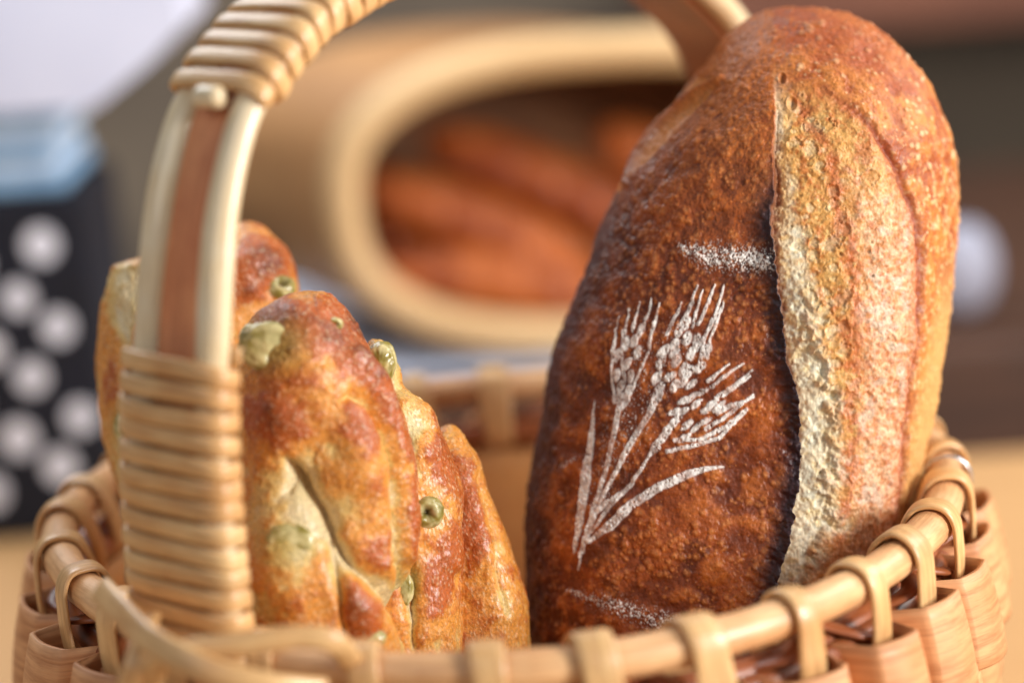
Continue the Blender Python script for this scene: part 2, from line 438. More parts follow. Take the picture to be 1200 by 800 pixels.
HNs = np.repeat(HN[None], AN, 0)
mb = MB()
prof = ellipse(1, .13, 20, .35)[None] * np.stack([W / 2 - .45, np.ones(AN)], 1)[:, None]
sweep(mb, apath, HNs, Aout, prof); mb.build('handle_core', M_core, basket)
for s in (-1, 1):
    mb = MB(); off = HNs * (s * (W / 2 - .46))[:, None] + Aout * 0.05
    g = 1 + .06 * np.sin(arc * 0.9 + s)
    sweep(mb, apath + off, HNs, Aout, ellipse(.46, .36, 16)[None] * g[:, None, None]); mb.build('edge_cane', M_white, basket)
mb = MB()      # thin reddish strip along the inside of the arch
sweep(mb, apath - Aout * .40 + HNs * -.42, HNs, Aout, ellipse(1.12, .09, 20, .4)); mb.build('inner_strip', M_brown, basket)
def wraps(s0, s1, pitch, name, mat, hw=.25):
    """one cane wound tightly round the handle: helix of flattened turns"""
    mb = MB(); turns = int(round((s1 - s0) / pitch)); per = 40; n = turns * per
    t = np.arange(n) / per; s = s0 + t * pitch
    jit = np.repeat(rng.normal(0, .03, turns), per)
    th = 2 * np.pi * (t % 1)
    c = np.stack([np.interp(s, arc, apath[:, i]) for i in range(3)], 1)
    o = np.stack([np.interp(s, arc, Aout[:, i]) for i in range(3)], 1)
    tt = np.stack([np.interp(s, arc, At[:, i]) for i in range(3)], 1)
    w = np.interp(s, arc, W) / 2 + .10
    cx, sx = np.cos(th), np.sin(th)
    P = c + HN * (w * np.sign(cx) * abs(cx) ** .56)[:, None] + o * ((.54 + .02 * np.sin(t * 2.3)) * np.sign(sx) * abs(sx) ** .55 + .02)[:, None] + tt * (jit + 0.03 * np.sin(t * 11))[:, None]
    T = np.gradient(P, axis=0); T /= np.linalg.norm(T, axis=1)[:, None]
    A = tt - (tt * T).sum(1)[:, None] * T; A /= np.linalg.norm(A, axis=1)[:, None]
    B = np.cross(T, A)
    sweep(mb, P, A, B, ellipse(hw, .115, 14, .72)); return mb.build(name, mat, basket)
s_foot = np.interp(-0.0, ap[:AN // 3, 1], arc[:AN // 3])
s_low = np.interp(7.55, ap[:AN // 3, 1], arc[:AN // 3])
s_up = np.interp(13.7, ap[:AN // 3, 1], arc[:AN // 3])
s_end = arc[int(AN * .62)]
wraps(s_foot, s_low, 0.56, 'lower_binding', M_loop, .25)
wraps(s_up, s_end, 0.66, 'upper_binding', M_loop, .27)
i0 = int(np.argmin(abs(arc - s_up)))
pk = np.linspace(-.5, .45, 8)[:, None] * At[i0] * .0 + apath[i0] - At[i0] * .35 + Aout[i0] * .55 + HN * 0.25 + np.linspace(-.55, .35, 8)[:, None] * HN
A, B = frames(pk, Aout[i0]); mb = MB(); sweep(mb, pk, A, B, ellipse(.3, .3, 14)[None] * (np.array([.7, .95, 1, 1, 1, 1, .95, .6]))[:, None, None]); mb.build('cane_end', M_white, basket)
# lashing strands at the foot of the handle
def strand(pts, mat, a=.42, b=.13, name='lashing'):
    P = smooth_path([at_depth(*q) for q in pts], 60); A, B = frames(P, -FW)
    mb = MB(); sweep(mb, P, A, B, ellipse(a, b, 12, .8)); return mb.build(name, mat, basket)
strand([(118, 690, 60.8), (142, 716, 59.8), (172, 746, 58.3), (215, 772, 57.4), (262, 792, 57.0), (320, 806, 57.0), (380, 812, 57.6)], M_loop, .36, .16)
strand([(176, 800, 58.6), (190, 772, 57.9), (235, 760, 57.6), (300, 752, 57.5), (350, 746, 57.6), (392, 752, 57.8), (412, 775, 58.6)], M_loop, .30, .16)
strand([(150, 806, 58.4), (160, 776, 58.3), (170, 742, 58.9), (176, 722, 60.2)], M_loop, .3, .12)
# wire tie on the right of the rim
a0 = math.radians(-3.5); t = np.linspace(-.2, math.pi * 1.05, 30)
P = np.stack([(rim_r(a0) + .72 * np.cos(t)) * math.cos(a0), (rim_r(a0) + .72 * np.cos(t)) * math.sin(a0) + 0 * t, H + .70 * np.sin(t)], 1)
A, B = frames(P, (math.sin(a0), -math.cos(a0), 0)); mb = MB(); sweep(mb, P, A, B, ellipse(.055, .055, 8)); mb.build('wire_tie', M_steel, basket)

# ------------------------------------------------------------------ breads
class Body:
    """Closed loaf surface. Horizontal slices along the camera-parallel mid plane at depth dL:
    for every slice a left and right outline (px), a thickness, a superelliptic section."""
    def __init__(s, dL, left, right, thick, rows, nf, nb, pw=1.0, zc=None, lean=0.0, bulge=1.0):
        left = np.array(left, float); right = np.array(right, float)
        v0 = left[0, 1]; v1 = left[-1, 1]
        q = np.linspace(0, 1, rows)
        # slices bunched at both ends so the caps are round
        e = 0.5 * (1 - np.cos(np.pi * q)); q2 = 0.55 * e + 0.45 * (q ** 1.0)
        q2 = np.where(q < .5, np.minimum(q2, 2 * q * q + .0 * q) * .35 + q2 * .65, q2)
        v = v0 + (v1 - v0) * (q2 - q2[0]) / (q2[-1] - q2[0])
        x = np.linspace(0, 1, 4000)
        def curve(K):
            s1 = np.sqrt(np.maximum(K[:, 1] - v0, 0)); ss = np.linspace(0, s1[-1], 3000)
            u = np.interp(ss, s1, K[:, 0]); w = 60; ker = np.hanning(2 * w + 1); ker /= ker.sum()
            up = np.concatenate([2 * u[0] - u[w:0:-1], u, 2 * u[-1] - u[-2:-w - 2:-1]])
            u2 = np.convolve(up, ker, 'valid'); u2 += (u[0] - u2[0]) * np.exp(-ss / 2)
            return np.interp(np.sqrt(np.maximum(v - v0, 0)), ss, u2)
        uL, uR = curve(left), curve(right)
        k = dL / FPX
        xc = ((uL + uR) / 2 - 600) * k; w = np.maximum((uR - uL) / 2, 0.0) * k
        # close the bottom
        endf = np.sqrt(np.clip(1 - np.clip((q - .93) / .07, 0, 1) ** 2, 0, 1)); w = w * endf
        Y = -(v - 400) * k
        tk = np.array(thick, float); T = np.interp(v, tk[:, 0], tk[:, 1])
        wm = w.max(); T = T * np.minimum(1, (w / (wm * .8)) ** .75)
        s.phf = np.linspace(0, np.pi, nf, endpoint=False)
        # even spacing over the visible front
        ph = np.concatenate([s.phf, np.pi + np.linspace(0, np.pi, nb, endpoint=False)])
        c, sn = np.cos(ph), np.sin(ph)
        cc = np.sign(c) * abs(c) ** pw; ssn = np.sign(sn) * abs(sn) ** pw
        X = xc[:, None] - w[:, None] * cc[None]           # left to right over the front
        zz = (np.zeros_like(v) if zc is None else np.interp(v, *np.array(zc, float).T))
        Z = zz[:, None] + T[:, None] * ssn[None]
        Yg = np.repeat(Y[:, None], len(ph), 1)
        s.loc = np.stack([X, Yg, Z], -1); s.dL = dL; s.nph = len(ph); s.rows = rows
        s.front = np.repeat((ssn > -0.02)[None], rows, 0); s.sn = np.repeat(ssn[None], rows, 0)
        s.world = CAM + FW * (dL - Z)[..., None] + RT * X[..., None] + UP * Yg[..., None]
        s.U = 600 + FPX * X / (dL - Z); s.V = 400 - FPX * Yg / (dL - Z)
        s.Wm = w
    def normals(s):
        dph = np.roll(s.world, -1, 1) - np.roll(s.world, 1, 1); dr = np.gradient(s.world, axis=0)
        n = np.cross(dph, dr); n /= np.linalg.norm(n, axis=2)[..., None] + 1e-12
        c = s.world.mean((0, 1)); sgn = np.sign(((s.world - c) * n).sum(2).mean()); return n * sgn
    def bubbles(s, n, rlo, rhi, hk, where, pw=2.2, crater=0.0, warp=None, rim=.35):
        """raised blisters stamped on the surface; returns height and cover"""
        hgt = np.zeros((s.rows, s.nph), np.float32); cov = np.zeros_like(hgt)
        P = s.world; d1 = np.linalg.norm(np.roll(P, -1, 1) - P, axis=2) + 1e-4
        d0 = np.linalg.norm(np.gradient(P, axis=0), axis=2) + 1e-4
        wgt = (d0 * d1 * where).ravel(); cs = np.cumsum(wgt); idx = np.searchsorted(cs, rng.random(n) * cs[-1])
        for q in idx:
            i, j = divmod(int(q), s.nph)
            r = rlo + (rhi - rlo) * rng.random() ** pw
            ni = int(min(80, r / d0[i, j] + 2)); nj = int(min(80, r / d1[i, j] + 2))
            i0, i1 = max(0, i - ni), min(s.rows, i + ni + 1); jj = np.arange(j - nj, j + nj + 1) % s.nph
            D = P[i0:i1][:, jj] - P[i, j]; dd = (D ** 2).sum(2) / (r * r)
            if warp is not None: dd = dd * (0.35 + 1.7 * warp[i0:i1][:, jj]) ** 2
            m = np.clip(1 - dd, 0, 1)
            hh = hk * r * np.sqrt(m) * (0.6 + .8 * rng.random())
            if crater: hh = -crater * r * m ** .5 + rim * r * np.exp(-((np.sqrt(dd) - 1.05) / .22) ** 2)
            cur = hgt[i0:i1][:, jj]
            new = np.where(abs(hh) > abs(cur), hh, cur); hgt[i0:i1, jj] = new
            cc = cov[i0:i1][:, jj]; cov[i0:i1, jj] = np.maximum(cc, m)
        return hgt, cov
    def build(s, name, mat, height, color, parent=None):
        n = s.normals(); V = s.world + n * height[..., None]
        s.final = V
        R_, K = s.rows, s.nph
        i = np.arange(R_ - 1)[:, None] * K; j = np.arange(K)[None]; j2 = (j + 1) % K
        Fq = np.stack([(i + j), (i + j2), (i + K + j2), (i + K + j)], -1).reshape(-1, 4)
        o = mesh_obj(name, V.reshape(-1, 3), Fq, mat, parent, color.reshape(-1, color.shape[-1]))
        return o
    def surf(s, u, v, out=0.0):
        """world point on the displaced front surface at that picture position"""
        d = np.where(s.sn > 0.05, np.hypot(s.U - u, s.V - v), 1e9); q = np.unravel_index(np.argmin(d), d.shape)
        return s.final[q] - FW * out

# ---- the big batard
dL = 71.3
Lf = [(935, 12), (915, 13), (893, 18), (866, 33), (845, 52), (828, 72), (800, 106), (775, 140), (750, 176), (726, 216), (702, 275), (682, 325), (664, 368), (648, 418), (636, 475), (624, 540), (617, 600), (614, 660), (614, 720), (620, 790), (630, 900), (655, 990), (690, 1036)]
Rf = [(936, 12), (960, 14), (990, 20), (1022, 35), (1048, 57), (1070, 82), (1091, 112), (1106, 150), (1115, 190), (1120, 240), (1119, 290), (1115, 340), (1108, 390), (1098, 440), (1088, 490), (1077, 540), (1066, 590), (1052, 640), (1036, 690), (1020, 740), (990, 820), (940, 960), (870, 1036)]
loaf = Body(dL, Lf, Rf, [(0, 4.4), (300, 4.6), (700, 4.4), (1036, 3.6)], 1150, 900, 130, pw=0.93)
U, Vv, P = loaf.U, loaf.V, loaf.world
S1 = np.array([(903, 20), (905, 80), (908, 120), (907, 180), (905, 260), (911, 330), (919, 400), (930, 455), (936, 500), (937, 540), (930, 590), (918, 640), (903, 690), (890, 730), (870, 800), (850, 1100)], float)
S2 = np.array([(925, 60), (940, 88), (970, 105), (1000, 128), (1020, 150), (1048, 195), (1068, 250), (1076, 300), (1075, 350), (1070, 400), (1062, 455), (1056, 520), (1052, 580), (1046, 620), (1036, 680), (1010, 760), (960, 1100)], float)
wob = 5 * (fbm(P, 1.6, 3, 3) - .5) * 2 + 7 * (fbm(P, 5.5, 3, 4) - .5)
s1 = U - np.interp(Vv, S1[:, 1], S1[:, 0]) + wob
d2, _ = seg_dist(U, Vv, [tuple(x) for x in S2]); s2 = U - np.interp(Vv, S2[:, 1], S2[:, 0])
d2s = d2 * np.where((s2 > 0) | (Vv < 85), 1, -1) + wob * .6
front = loaf.sn > -.15
open_v = sstep(78, 150, Vv); openw = sstep(84, 200, Vv)
crust_l = 1 - sstep(-1.5, 2.5, s1)
inside = (1 - crust_l) * (1 - sstep(-3, 1, d2s)) * open_v * front
right = (1 - crust_l) * (1 - inside) * front
n_big = fbm(P, .55, 4, 1); n_med = fbm(P, 2.2, 4, 5); n_fine = fbm(P, 7, 4, 9); n_tiny = fbm(P, 22, 3, 12)
h = 0.28 * (n_big - .5) + 0.12 * (n_med - .5)
# the ear: a raised torn lip left of the opening, the opening sunk beside it
lip = np.exp(-np.clip(-s1, 0, 999) / 16.) * (s1 < 3) * sstep(130, 330, Vv) * front
h += 0.42 * lip * (0.6 + .8 * n_med) * crust_l
sunk = inside * (0.10 + 0.48 * np.exp(-np.clip(s1, 0, 999) / 55.) * sstep(100, 420, Vv) + .16 * np.exp(-np.clip(s1, 0, 999) / 14.) * openw)
h -= sunk
h += inside * 0.22 * sstep(40, 130, s1) * (.8 + .4 * n_med)
groove = np.exp(-(d2s / 5.0) ** 2) * open_v * front
h -= 0.13 * groove * sstep(85, 130, Vv)
h += right * .10 * np.exp(-(np.clip(d2s, 0, 99) / 14) ** 2) * open_v
# upper left flap
FLp = [(846, 92), (822, 104), (795, 124), (768, 150), (748, 178), (735, 215)]
dfl, _ = seg_dist(U, Vv, FLp); fl_side = ((U - 846) * (215 - 92) - (Vv - 92) * (735 - 846)) 
flap = np.exp(-(dfl / 11.) ** 2) * front
flapL = sstep(0, 8, dfl) * (1 - sstep(14, 34, dfl)) * (fl_side < 0) * (Vv > 88) * (Vv < 225) * front
h += 0.16 * np.exp(-(dfl / 4.) ** 2) * front - 0.12 * flapL
# blisters
dark = crust_l * front
hb1, cb1 = loaf.bubbles(6500, 0.028, 0.14, 0.21, dark * (0.15 + sstep(.35, .6, fbm(P, 1.3, 3, 77))), 2.6)
hb2, cb2 = loaf.bubbles(1700, 0.035, 0.14, 0.36, (right * 1.0 + (loaf.sn < 0) * .4 + inside * .08), 2.0)
rel = np.clip(s1 / np.maximum(s1 - d2s, 1), 0, 1)
hb3, cb3 = loaf.bubbles(480, 0.05, 0.28, 0, inside * (.12 + 1.0 * (rel < .55)), 1.5, crater=0.16, warp=n_fine, rim=.13)
hb4, cb4 = loaf.bubbles(34, 0.035, 0.10, 0, inside * (.3 + (rel < .7)), 1.8, crater=0.8, warp=n_fine, rim=.12)
hb3 = np.where(cb4 > .02, hb4, hb3)
for (uu, vv_, rr_) in [(917, 93, .12), (928, 121, .15), (930, 378, .20)]:
    dd = np.hypot(U - uu, (Vv - vv_) / 1.25) / (rr_ * 40)
    dd = np.where(front, dd, 9)
    hb3 = np.where(dd < 1.6, -.7 * rr_ * np.clip(1 - dd ** 2, 0, 1) ** .5 + .3 * rr_ * np.exp(-((dd - 1.1) / .25) ** 2), hb3); cb3 = np.maximum(cb3, np.clip(1 - dd ** 2, 0, 1))
h += hb1 + hb2 * .8 + hb3 * (1 - crust_l) * np.where(cb4 > .02, 1, .3 + .5 * sstep(.12, .35, rel))
h += 0.05 * (n_fine - .5) + 0.03 * (n_tiny - .5)
h += inside * (0.07 * (n_fine - .5) + .07 * (fbm(P, 3.2, 4, 68) - .5) + .02 * (n_tiny - .5)) * np.exp(-np.clip(s1, 0, 999) / 120)
edge_rough = np.exp(-np.clip(-s1, 0, 999) / 10.) * crust_l * sstep(300, 420, Vv) * front
h += edge_rough * .22 * (n_fine - .45)
h += inside * .16 * sstep(.8, 1.1, s1 / np.interp(Vv, [80, 300, 500, 700], [14, 34, 44, 48]) + 1.2 * (n_med - .5) + .25 * (n_fine - .5)) * sstep(300, 420, Vv)

# flour stencil: ears of wheat
def q8(l): return [(640 + x / 2, 280 + y / 2) for x, y in l]
fl = np.zeros_like(U); sel = (U > 630) & (U < 925) & (Vv > 270) & (Vv < 760) & front & (loaf.sn > 0)
us, vs = U[sel], Vv[sel]; fs = np.zeros_like(us)
ju = us + 3.2 * (fbm(P[sel], 5, 3, 31) - .5); jv = vs + 3.2 * (fbm(P[sel], 5, 3, 37) - .5)
def stroke(pts, ws, k=1.0):
    global fs
    d, w = seg_dist(ju, jv, q8(pts), [x / 4 for x in ws]); fs = np.maximum(fs, k * (1 - sstep(-.5, .9, d - w)))
stroke([(110, 380), (106, 440), (98, 500), (88, 590), (77, 680), (68, 735)], [2, 9, 17, 22, 16, 3])
stroke([(74, 775), (92, 700), (112, 630), (145, 520), (168, 410), (174, 365)], [3, 9, 9, 11, 12, 14])
stroke([(88, 735), (110, 665), (135, 595), (175, 520), (205, 468), (240, 410), (262, 362)], [4, 8, 8, 11, 14, 14, 24])
stroke([(106, 690), (150, 625), (200, 572), (238, 512), (256, 488)], [3, 11, 9, 6, 22])
stroke([(112, 650), (140, 620), (178, 590)], [4, 12, 5])
stroke([(92, 715), (150, 672), (200, 622), (262, 582), (330, 552), (380, 537), (417, 535)], [5, 22, 20, 22, 18, 11, 5])
for l in ([(158, 385), (152, 330), (160, 255), (174, 180)], [(184, 232), (196, 165)], [(203, 215), (220, 148)], [(222, 225), (240, 170), (247, 140)],
          [(200, 352), (235, 275), (252, 200), (266, 152)], [(238, 262), (250, 195)], [(182, 330), (177, 275), (182, 215)]):
    stroke(l, [6] + [6] * (len(l) - 2) + [2.5])
for l in ([(282, 225), (300, 185), (318, 148)], [(318, 195), (340, 150), (354, 108)], [(342, 205), (366, 120)], [(355, 200), (380, 150), (396, 108)],
          [(352, 260), (395, 185), (416, 108)], [(378, 278), (384, 235), (410, 165), (416, 145)], [(322, 190), (345, 148)], [(360, 290), (372, 225), (390, 185)]):
    stroke(l, [8] + [7] * (len(l) - 2) + [3])
for l in ([(380, 332), (430, 293)], [(388, 345), (462, 290)], [(398, 372), (440, 345), (482, 308)], [(414, 368), (478, 322)], [(395, 405), (445, 382)],
          [(375, 445), (430, 410), (486, 362)], [(400, 408), (440, 388), (486, 370)], [(300, 470), (360, 470), (420, 440), (468, 398)], [(283, 497), (350, 482), (402, 468), (470, 402)]):
    stroke(l, [9] + [9] * (len(l) - 2) + [4])
def grain(x, y, L, w, ang):
    global fs
    gx, gy = 640 + x / 2, 280 + y / 2; c, s_ = math.cos(ang), math.sin(ang)
    du, dv = ju - gx, jv - gy; a_ = (du * c + dv * s_) / (L / 4 + .8); b_ = (-du * s_ + dv * c) / (w / 4 + .8)
    fs = np.maximum(fs, 1 - sstep(.75, 1.15, np.hypot(a_, b_)))
for g in [(168, 272), (188, 246), (208, 238), (166, 318), (190, 292), (213, 266), (173, 345), (197, 322), (165, 372), (192, 355), (180, 385), (222, 215), (186, 375)]:
    grain(*g, 34, 15, math.radians(-72 + rng.normal(0, 8)))
for g in [(258, 325), (268, 290), (300, 248), (305, 285), (330, 232), (290, 322), (322, 306), (300, 345), (326, 198), (352, 240), (340, 268), (264, 352), (275, 262), (320, 335), (334, 312), (300, 265), (376, 262), (310, 215), (360, 300)]:
    grain(*g, 36, 18, math.radians(-58 + rng.normal(0, 10)))
for g in [(268, 472), (290, 440), (303, 425), (330, 434), (324, 465), (350, 388), (376, 400), (340, 372), (364, 358), (372, 428), (322, 378), (340, 340), (300, 405), (390, 385), (280, 455), (352, 440), (405, 392), (318, 405)]:
    grain(*g, 36, 12, math.radians(-32 + rng.normal(0, 6)), )
grainy = fbm(P[sel], 16, 3, 40)
fs = fs * sstep(.34, .52, grainy + .12 * fs) * (.55 + .45 * sstep(.35, .6, fbm(P[sel], 3.5, 3, 41)))
fs = np.maximum(fs, .0)
# dusty patches
def patch(pts, w, k, dens):
    global fs
    d, ww = seg_dist(us, vs, pts, w); m = np.exp(-(d / ww) ** 2) * k
    sp = sstep(dens, dens + .16, fbm(P[sel], 26, 3, 44) * .75 + m * .25); fs = np.maximum(fs, sp * np.clip(m * 1.3, 0, 1))
patch([(800, 290), (830, 300), (893, 306)], [8, 17, 17], .85, .50)
patch([(880, 302), (893, 308)], [14, 12], .9, .45)
patch([(666, 692), (715, 708), (785, 732)], [4, 14, 16], .85, .55)
patch([(656, 548), (672, 538)], [5, 5], 1.0, .6)
patch([(790, 410), (760, 430), (700, 580)], [45, 50, 30], .6, .58)
fl[sel] = fs; flour = fl * crust_l
h += 0.035 * flour * (.6 + .8 * n_tiny)

c_d1 = srgb((150, 72, 26)); c_d2 = srgb((110, 48, 18)); c_d3 = srgb((188, 104, 40)); c_bub = srgb((200, 118, 54)); c_burn = srgb((40, 24, 32))
t1 = sstep(.32, .56, n_big * .5 + n_med * .5)
C = lerp(np.broadcast_to(c_d2, P.shape), c_d1, t1)
C = lerp(C, c_d3, sstep(.5, .75, n_med) * .5)
C = lerp(C, c_d3, (1 - sstep(40, 330, Vv + 140 * (n_big - .5))) * .8 * sstep(.3, .6, n_fine + .1))
C = lerp(C, srgb((74, 28, 14)), sstep(.54, .68, fbm(P, 1.1, 4, 71)) * .65 * sstep(120, 260, Vv))
C = lerp(C, c_bub, np.clip(cb1, 0, 1) ** 1.3 * .6 * (0.4 + n_med))
C = lerp(C, srgb((205, 140, 88)), (sstep(.8, 1, cb1) * .35))
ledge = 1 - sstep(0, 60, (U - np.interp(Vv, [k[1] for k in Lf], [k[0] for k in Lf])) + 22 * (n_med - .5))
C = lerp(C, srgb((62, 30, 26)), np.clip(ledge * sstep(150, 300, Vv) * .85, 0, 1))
C = lerp(C, c_burn, np.clip(np.exp(-(np.clip(-s1, 0, 999) / (13. + 12 * n_med)) ** 2.2) * sstep(150, 270, Vv) * (.95 + .35 * n_fine), 0, 1) * .96)
C = lerp(C, srgb((214, 140, 72)), np.clip(flapL * .9, 0, 1))
# right crust
c_r1 = srgb((202, 126, 60)); c_r2 = srgb((154, 74, 34)); c_r3 = srgb((226, 184, 128))
CR = lerp(np.broadcast_to(c_r2, P.shape), c_r1, sstep(.36, .6, n_med * .6 + n_big * .4))
CR = lerp(CR, c_r2, sstep(.5, .62, fbm(P, 3.4, 4, 61)) * .55); CR = lerp(CR, c_r3, sstep(.54, .66, n_fine) * .65 * sstep(100, 260, Vv)); CR = lerp(CR, srgb((236, 200, 150)), cb2 ** 1.3 * .7)
CR = lerp(CR, srgb((162, 76, 28)), (1 - sstep(40, 130, Vv + 60 * (n_big - .5))) * .7)
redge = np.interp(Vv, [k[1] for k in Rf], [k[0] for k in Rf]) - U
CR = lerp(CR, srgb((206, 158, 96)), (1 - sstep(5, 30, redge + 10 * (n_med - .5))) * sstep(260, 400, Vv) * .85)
# the opening
c_i1 = srgb((236, 226, 196)); c_i2 = srgb((212, 142, 68)); c_i3 = srgb((176, 86, 44)); c_i4 = srgb((232, 200, 176))
wv = np.interp(Vv, [80, 120, 200, 300, 400, 500, 600, 700], [12, 16, 20, 32, 42, 42, 50, 44])
n_w1 = fbm(P, 3.4, 4, 66); n_w2 = fbm(P, 5.5, 4, 67); n_w3 = fbm(P, 10, 3, 69)
cre = 1 - sstep(.55, 1.5, s1 / wv + 1.3 * (n_med - .5) + .9 * (n_fine - .5))
CI = lerp(np.broadcast_to(srgb((214, 158, 88)), P.shape), srgb((190, 110, 54)), sstep(.46, .62, n_w1 * .6 + .4 * n_w2) * .8)
CI = lerp(CI, srgb((224, 204, 160)), np.clip(sstep(.15, .9, cb3) * .6 * (rel < .62) + 0, 0, 1))
CI = lerp(CI, srgb((226, 186, 118)), sstep(.56, .66, n_w3) * .6)
CI = lerp(CI, srgb((188, 98, 52)), np.exp(-((rel - .52 - .2 * (n_med - .5)) / .07) ** 2) * .75 * sstep(.35, .5, n_w2 + .1))
pz = sstep(.52, .68, rel + .12 * (n_med - .5)) * sstep(150, 300, Vv)
CI = lerp(CI, lerp(np.broadcast_to(srgb((190, 112, 84)), P.shape), srgb((226, 186, 160)), sstep(.40, .56, n_w3 * .6 + n_fine * .4)), pz * .55)
CI = lerp(CI, srgb((214, 204, 180)), sstep(.56, .68, n_w1) * pz * .5)
CI = lerp(CI, c_i3, np.exp(-(d2s / 12.) ** 2) * .6)
CI = lerp(CI, srgb((234, 226, 196)), cre * .85); CI = lerp(CI, srgb((212, 210, 188)), cre * sstep(.5, .62, n_w1) * .6)
CI = lerp(CI, srgb((228, 196, 130)), cre * sstep(.54, .64, n_w2) * .55)
CI = lerp(CI, srgb((236, 176, 88)), np.exp(-((s1 - 13) / 8.) ** 2) * (1 - sstep(200, 340, Vv)) * .7)
CI = lerp(CI, srgb((120, 92, 58)), cb4 * .7)
CI = lerp(CI, srgb((176, 104, 54)), sstep(600, 700, Vv + .45 * s1 + 50 * (n_med - .5)) * .8 * (1 - .8 * cre))
ragl = np.clip(1 - sstep(2, 13, s1 + 16 * (n_fine - .5)), 0, 1) * sstep(110, 200, Vv)
CI = lerp(CI, srgb((134, 66, 40)), ragl * .85)
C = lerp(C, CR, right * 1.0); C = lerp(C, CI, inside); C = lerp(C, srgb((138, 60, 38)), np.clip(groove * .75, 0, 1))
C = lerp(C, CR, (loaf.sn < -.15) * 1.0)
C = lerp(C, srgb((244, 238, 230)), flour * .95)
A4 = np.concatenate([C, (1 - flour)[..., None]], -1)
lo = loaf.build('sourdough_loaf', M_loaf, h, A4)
tag(lo, 'large oval dark crusted sourdough loaf with a split top and white flour wheat stencil', 'bread')

# ---- olive breads
M_olive, _nt, _b = mat_new('green_olive'); _a = N(_nt, 'ShaderNodeTexNoise'); _a.inputs['Scale'].default_value = 230; _a.inputs['Detail'].default_value = 4
_tc = N(_nt, 'ShaderNodeTexCoord'); _nt.links.new(_tc.outputs['Object'], _a.inputs['Vector'])
_r2 = N(_nt, 'ShaderNodeValToRGB'); _r2.color_ramp.elements[0].position = .35; _r2.color_ramp.elements[1].position = .65
_r2.color_ramp.elements[0].color = (*srgb((132, 122, 58)), 1); _r2.color_ramp.elements[1].color = (*srgb((206, 196, 140)), 1)
_at = N(_nt, 'ShaderNodeAttribute', attribute_name='Col'); _nt.links.new(_a.outputs['Fac'], _r2.inputs[0])
_r2.color_ramp.elements[0].color = (.6, .6, .5, 1); _r2.color_ramp.elements[1].color = (1, 1, 1, 1)
_mx = N(_nt, 'ShaderNodeMixRGB', blend_type='MULTIPLY'); _mx.inputs[0].default_value = 1
_nt.links.new(_at.outputs['Color'], _mx.inputs[1]); _nt.links.new(_r2.outputs[0], _mx.inputs[2]); _nt.links.new(_mx.outputs[0], _b.inputs['Base Color'])
_b.inputs['Roughness'].default_value = .3; _b.inputs['Coat Weight'].default_value = .3
_bp = N(_nt, 'ShaderNodeBump'); _bp.inputs['Strength'].default_value = .5; _bp.inputs['Distance'].default_value = .0008
_nt.links.new(_a.outputs['Fac'], _bp.inputs['Height']); _nt.links.new(_bp.outputs[0], _b.inputs['Normal'])
def olive(parent, c, r, hole=None, seed=0, out=0.0, dark=0.0):
    """a lumpy piece of olive; hole = direction of the stuffing hole in (right, up) units"""
    n1, n2 = 40, 60; th = np.linspace(0, np.pi, n1)[:, None]; ph = np.linspace(0, 2 * np.pi, n2, endpoint=False)[None]
    D = np.stack([np.sin(th) * np.cos(ph), np.sin(th) * np.sin(ph), np.cos(th) + 0 * ph], -1)
    rr = 1 + .24 * (fbm(D, 1.6, 3, seed) - .5) + .12 * (fbm(D, 5, 2, seed + 2) - .5)
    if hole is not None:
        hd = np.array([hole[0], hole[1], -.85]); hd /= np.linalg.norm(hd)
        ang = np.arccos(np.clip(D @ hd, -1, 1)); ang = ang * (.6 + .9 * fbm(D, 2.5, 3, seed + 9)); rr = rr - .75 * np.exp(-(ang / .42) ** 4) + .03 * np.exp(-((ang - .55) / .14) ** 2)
    cc_ = lerp(np.broadcast_to(srgb((156, 140, 66)), D.shape), srgb((220, 206, 150)), sstep(.35, .65, fbm(D, 2.2, 4, seed + 5)))
    if hole is not None: cc_ = lerp(cc_, srgb((40, 30, 14)), np.exp(-(ang / .40) ** 4) * (.6 + .4 * dark))  # shade of the deep hole painted into the olive colour
    Vx = c - FW * out + (D * rr[..., None]) @ np.stack([RT * r[0], UP * r[1], FW * r[2]])
    i = np.arange(n1 - 1)[:, None] * n2; j = np.arange(n2)[None]; j2 = (j + 1) % n2
    Fq = np.stack([i + j, i + j2, i + n2 + j2, i + n2 + j], -1).reshape(-1, 4)
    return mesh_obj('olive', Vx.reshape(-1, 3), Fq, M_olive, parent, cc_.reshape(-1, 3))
def feat(U, V, bumps, creases, ridges, warp, front):
    hh = np.zeros_like(U)
    Uw = U + warp[0]; Vw = V + warp[1]
    for (u, v, ru, rv, rot, k) in bumps:
        c, s_ = math.cos(math.radians(rot)), math.sin(math.radians(rot)); du, dv = Uw - u, Vw - v
        a_ = (du * c + dv * s_) / ru; b_ = (-du * s_ + dv * c) / rv
        hh += k * np.exp(-(a_ ** 2 + b_ ** 2))
    for (pts, w, k) in ridges:
        d, _ = seg_dist(Uw, Vw, pts); hh += k * np.exp(-(d / w) ** 2)
    cr = np.zeros_like(U)
    for (pts, w, k) in creases:
        d, ww = seg_dist(Uw, Vw, pts, [.5] + [1] * (len(pts) - 2) + [.6]); g = np.exp(-np.abs(d / (w * ww)) ** 1.3); hh -= k * ww * g; cr = np.maximum(cr, g * min(1, k * 2))
    return hh * front, cr * front
c_dough = srgb((226, 186, 110)); c_pale = srgb((230, 206, 158)); c_gold = srgb((224, 148, 62)); c_br = srgb((182, 90, 30)); c_dk = srgb((112, 50, 22))
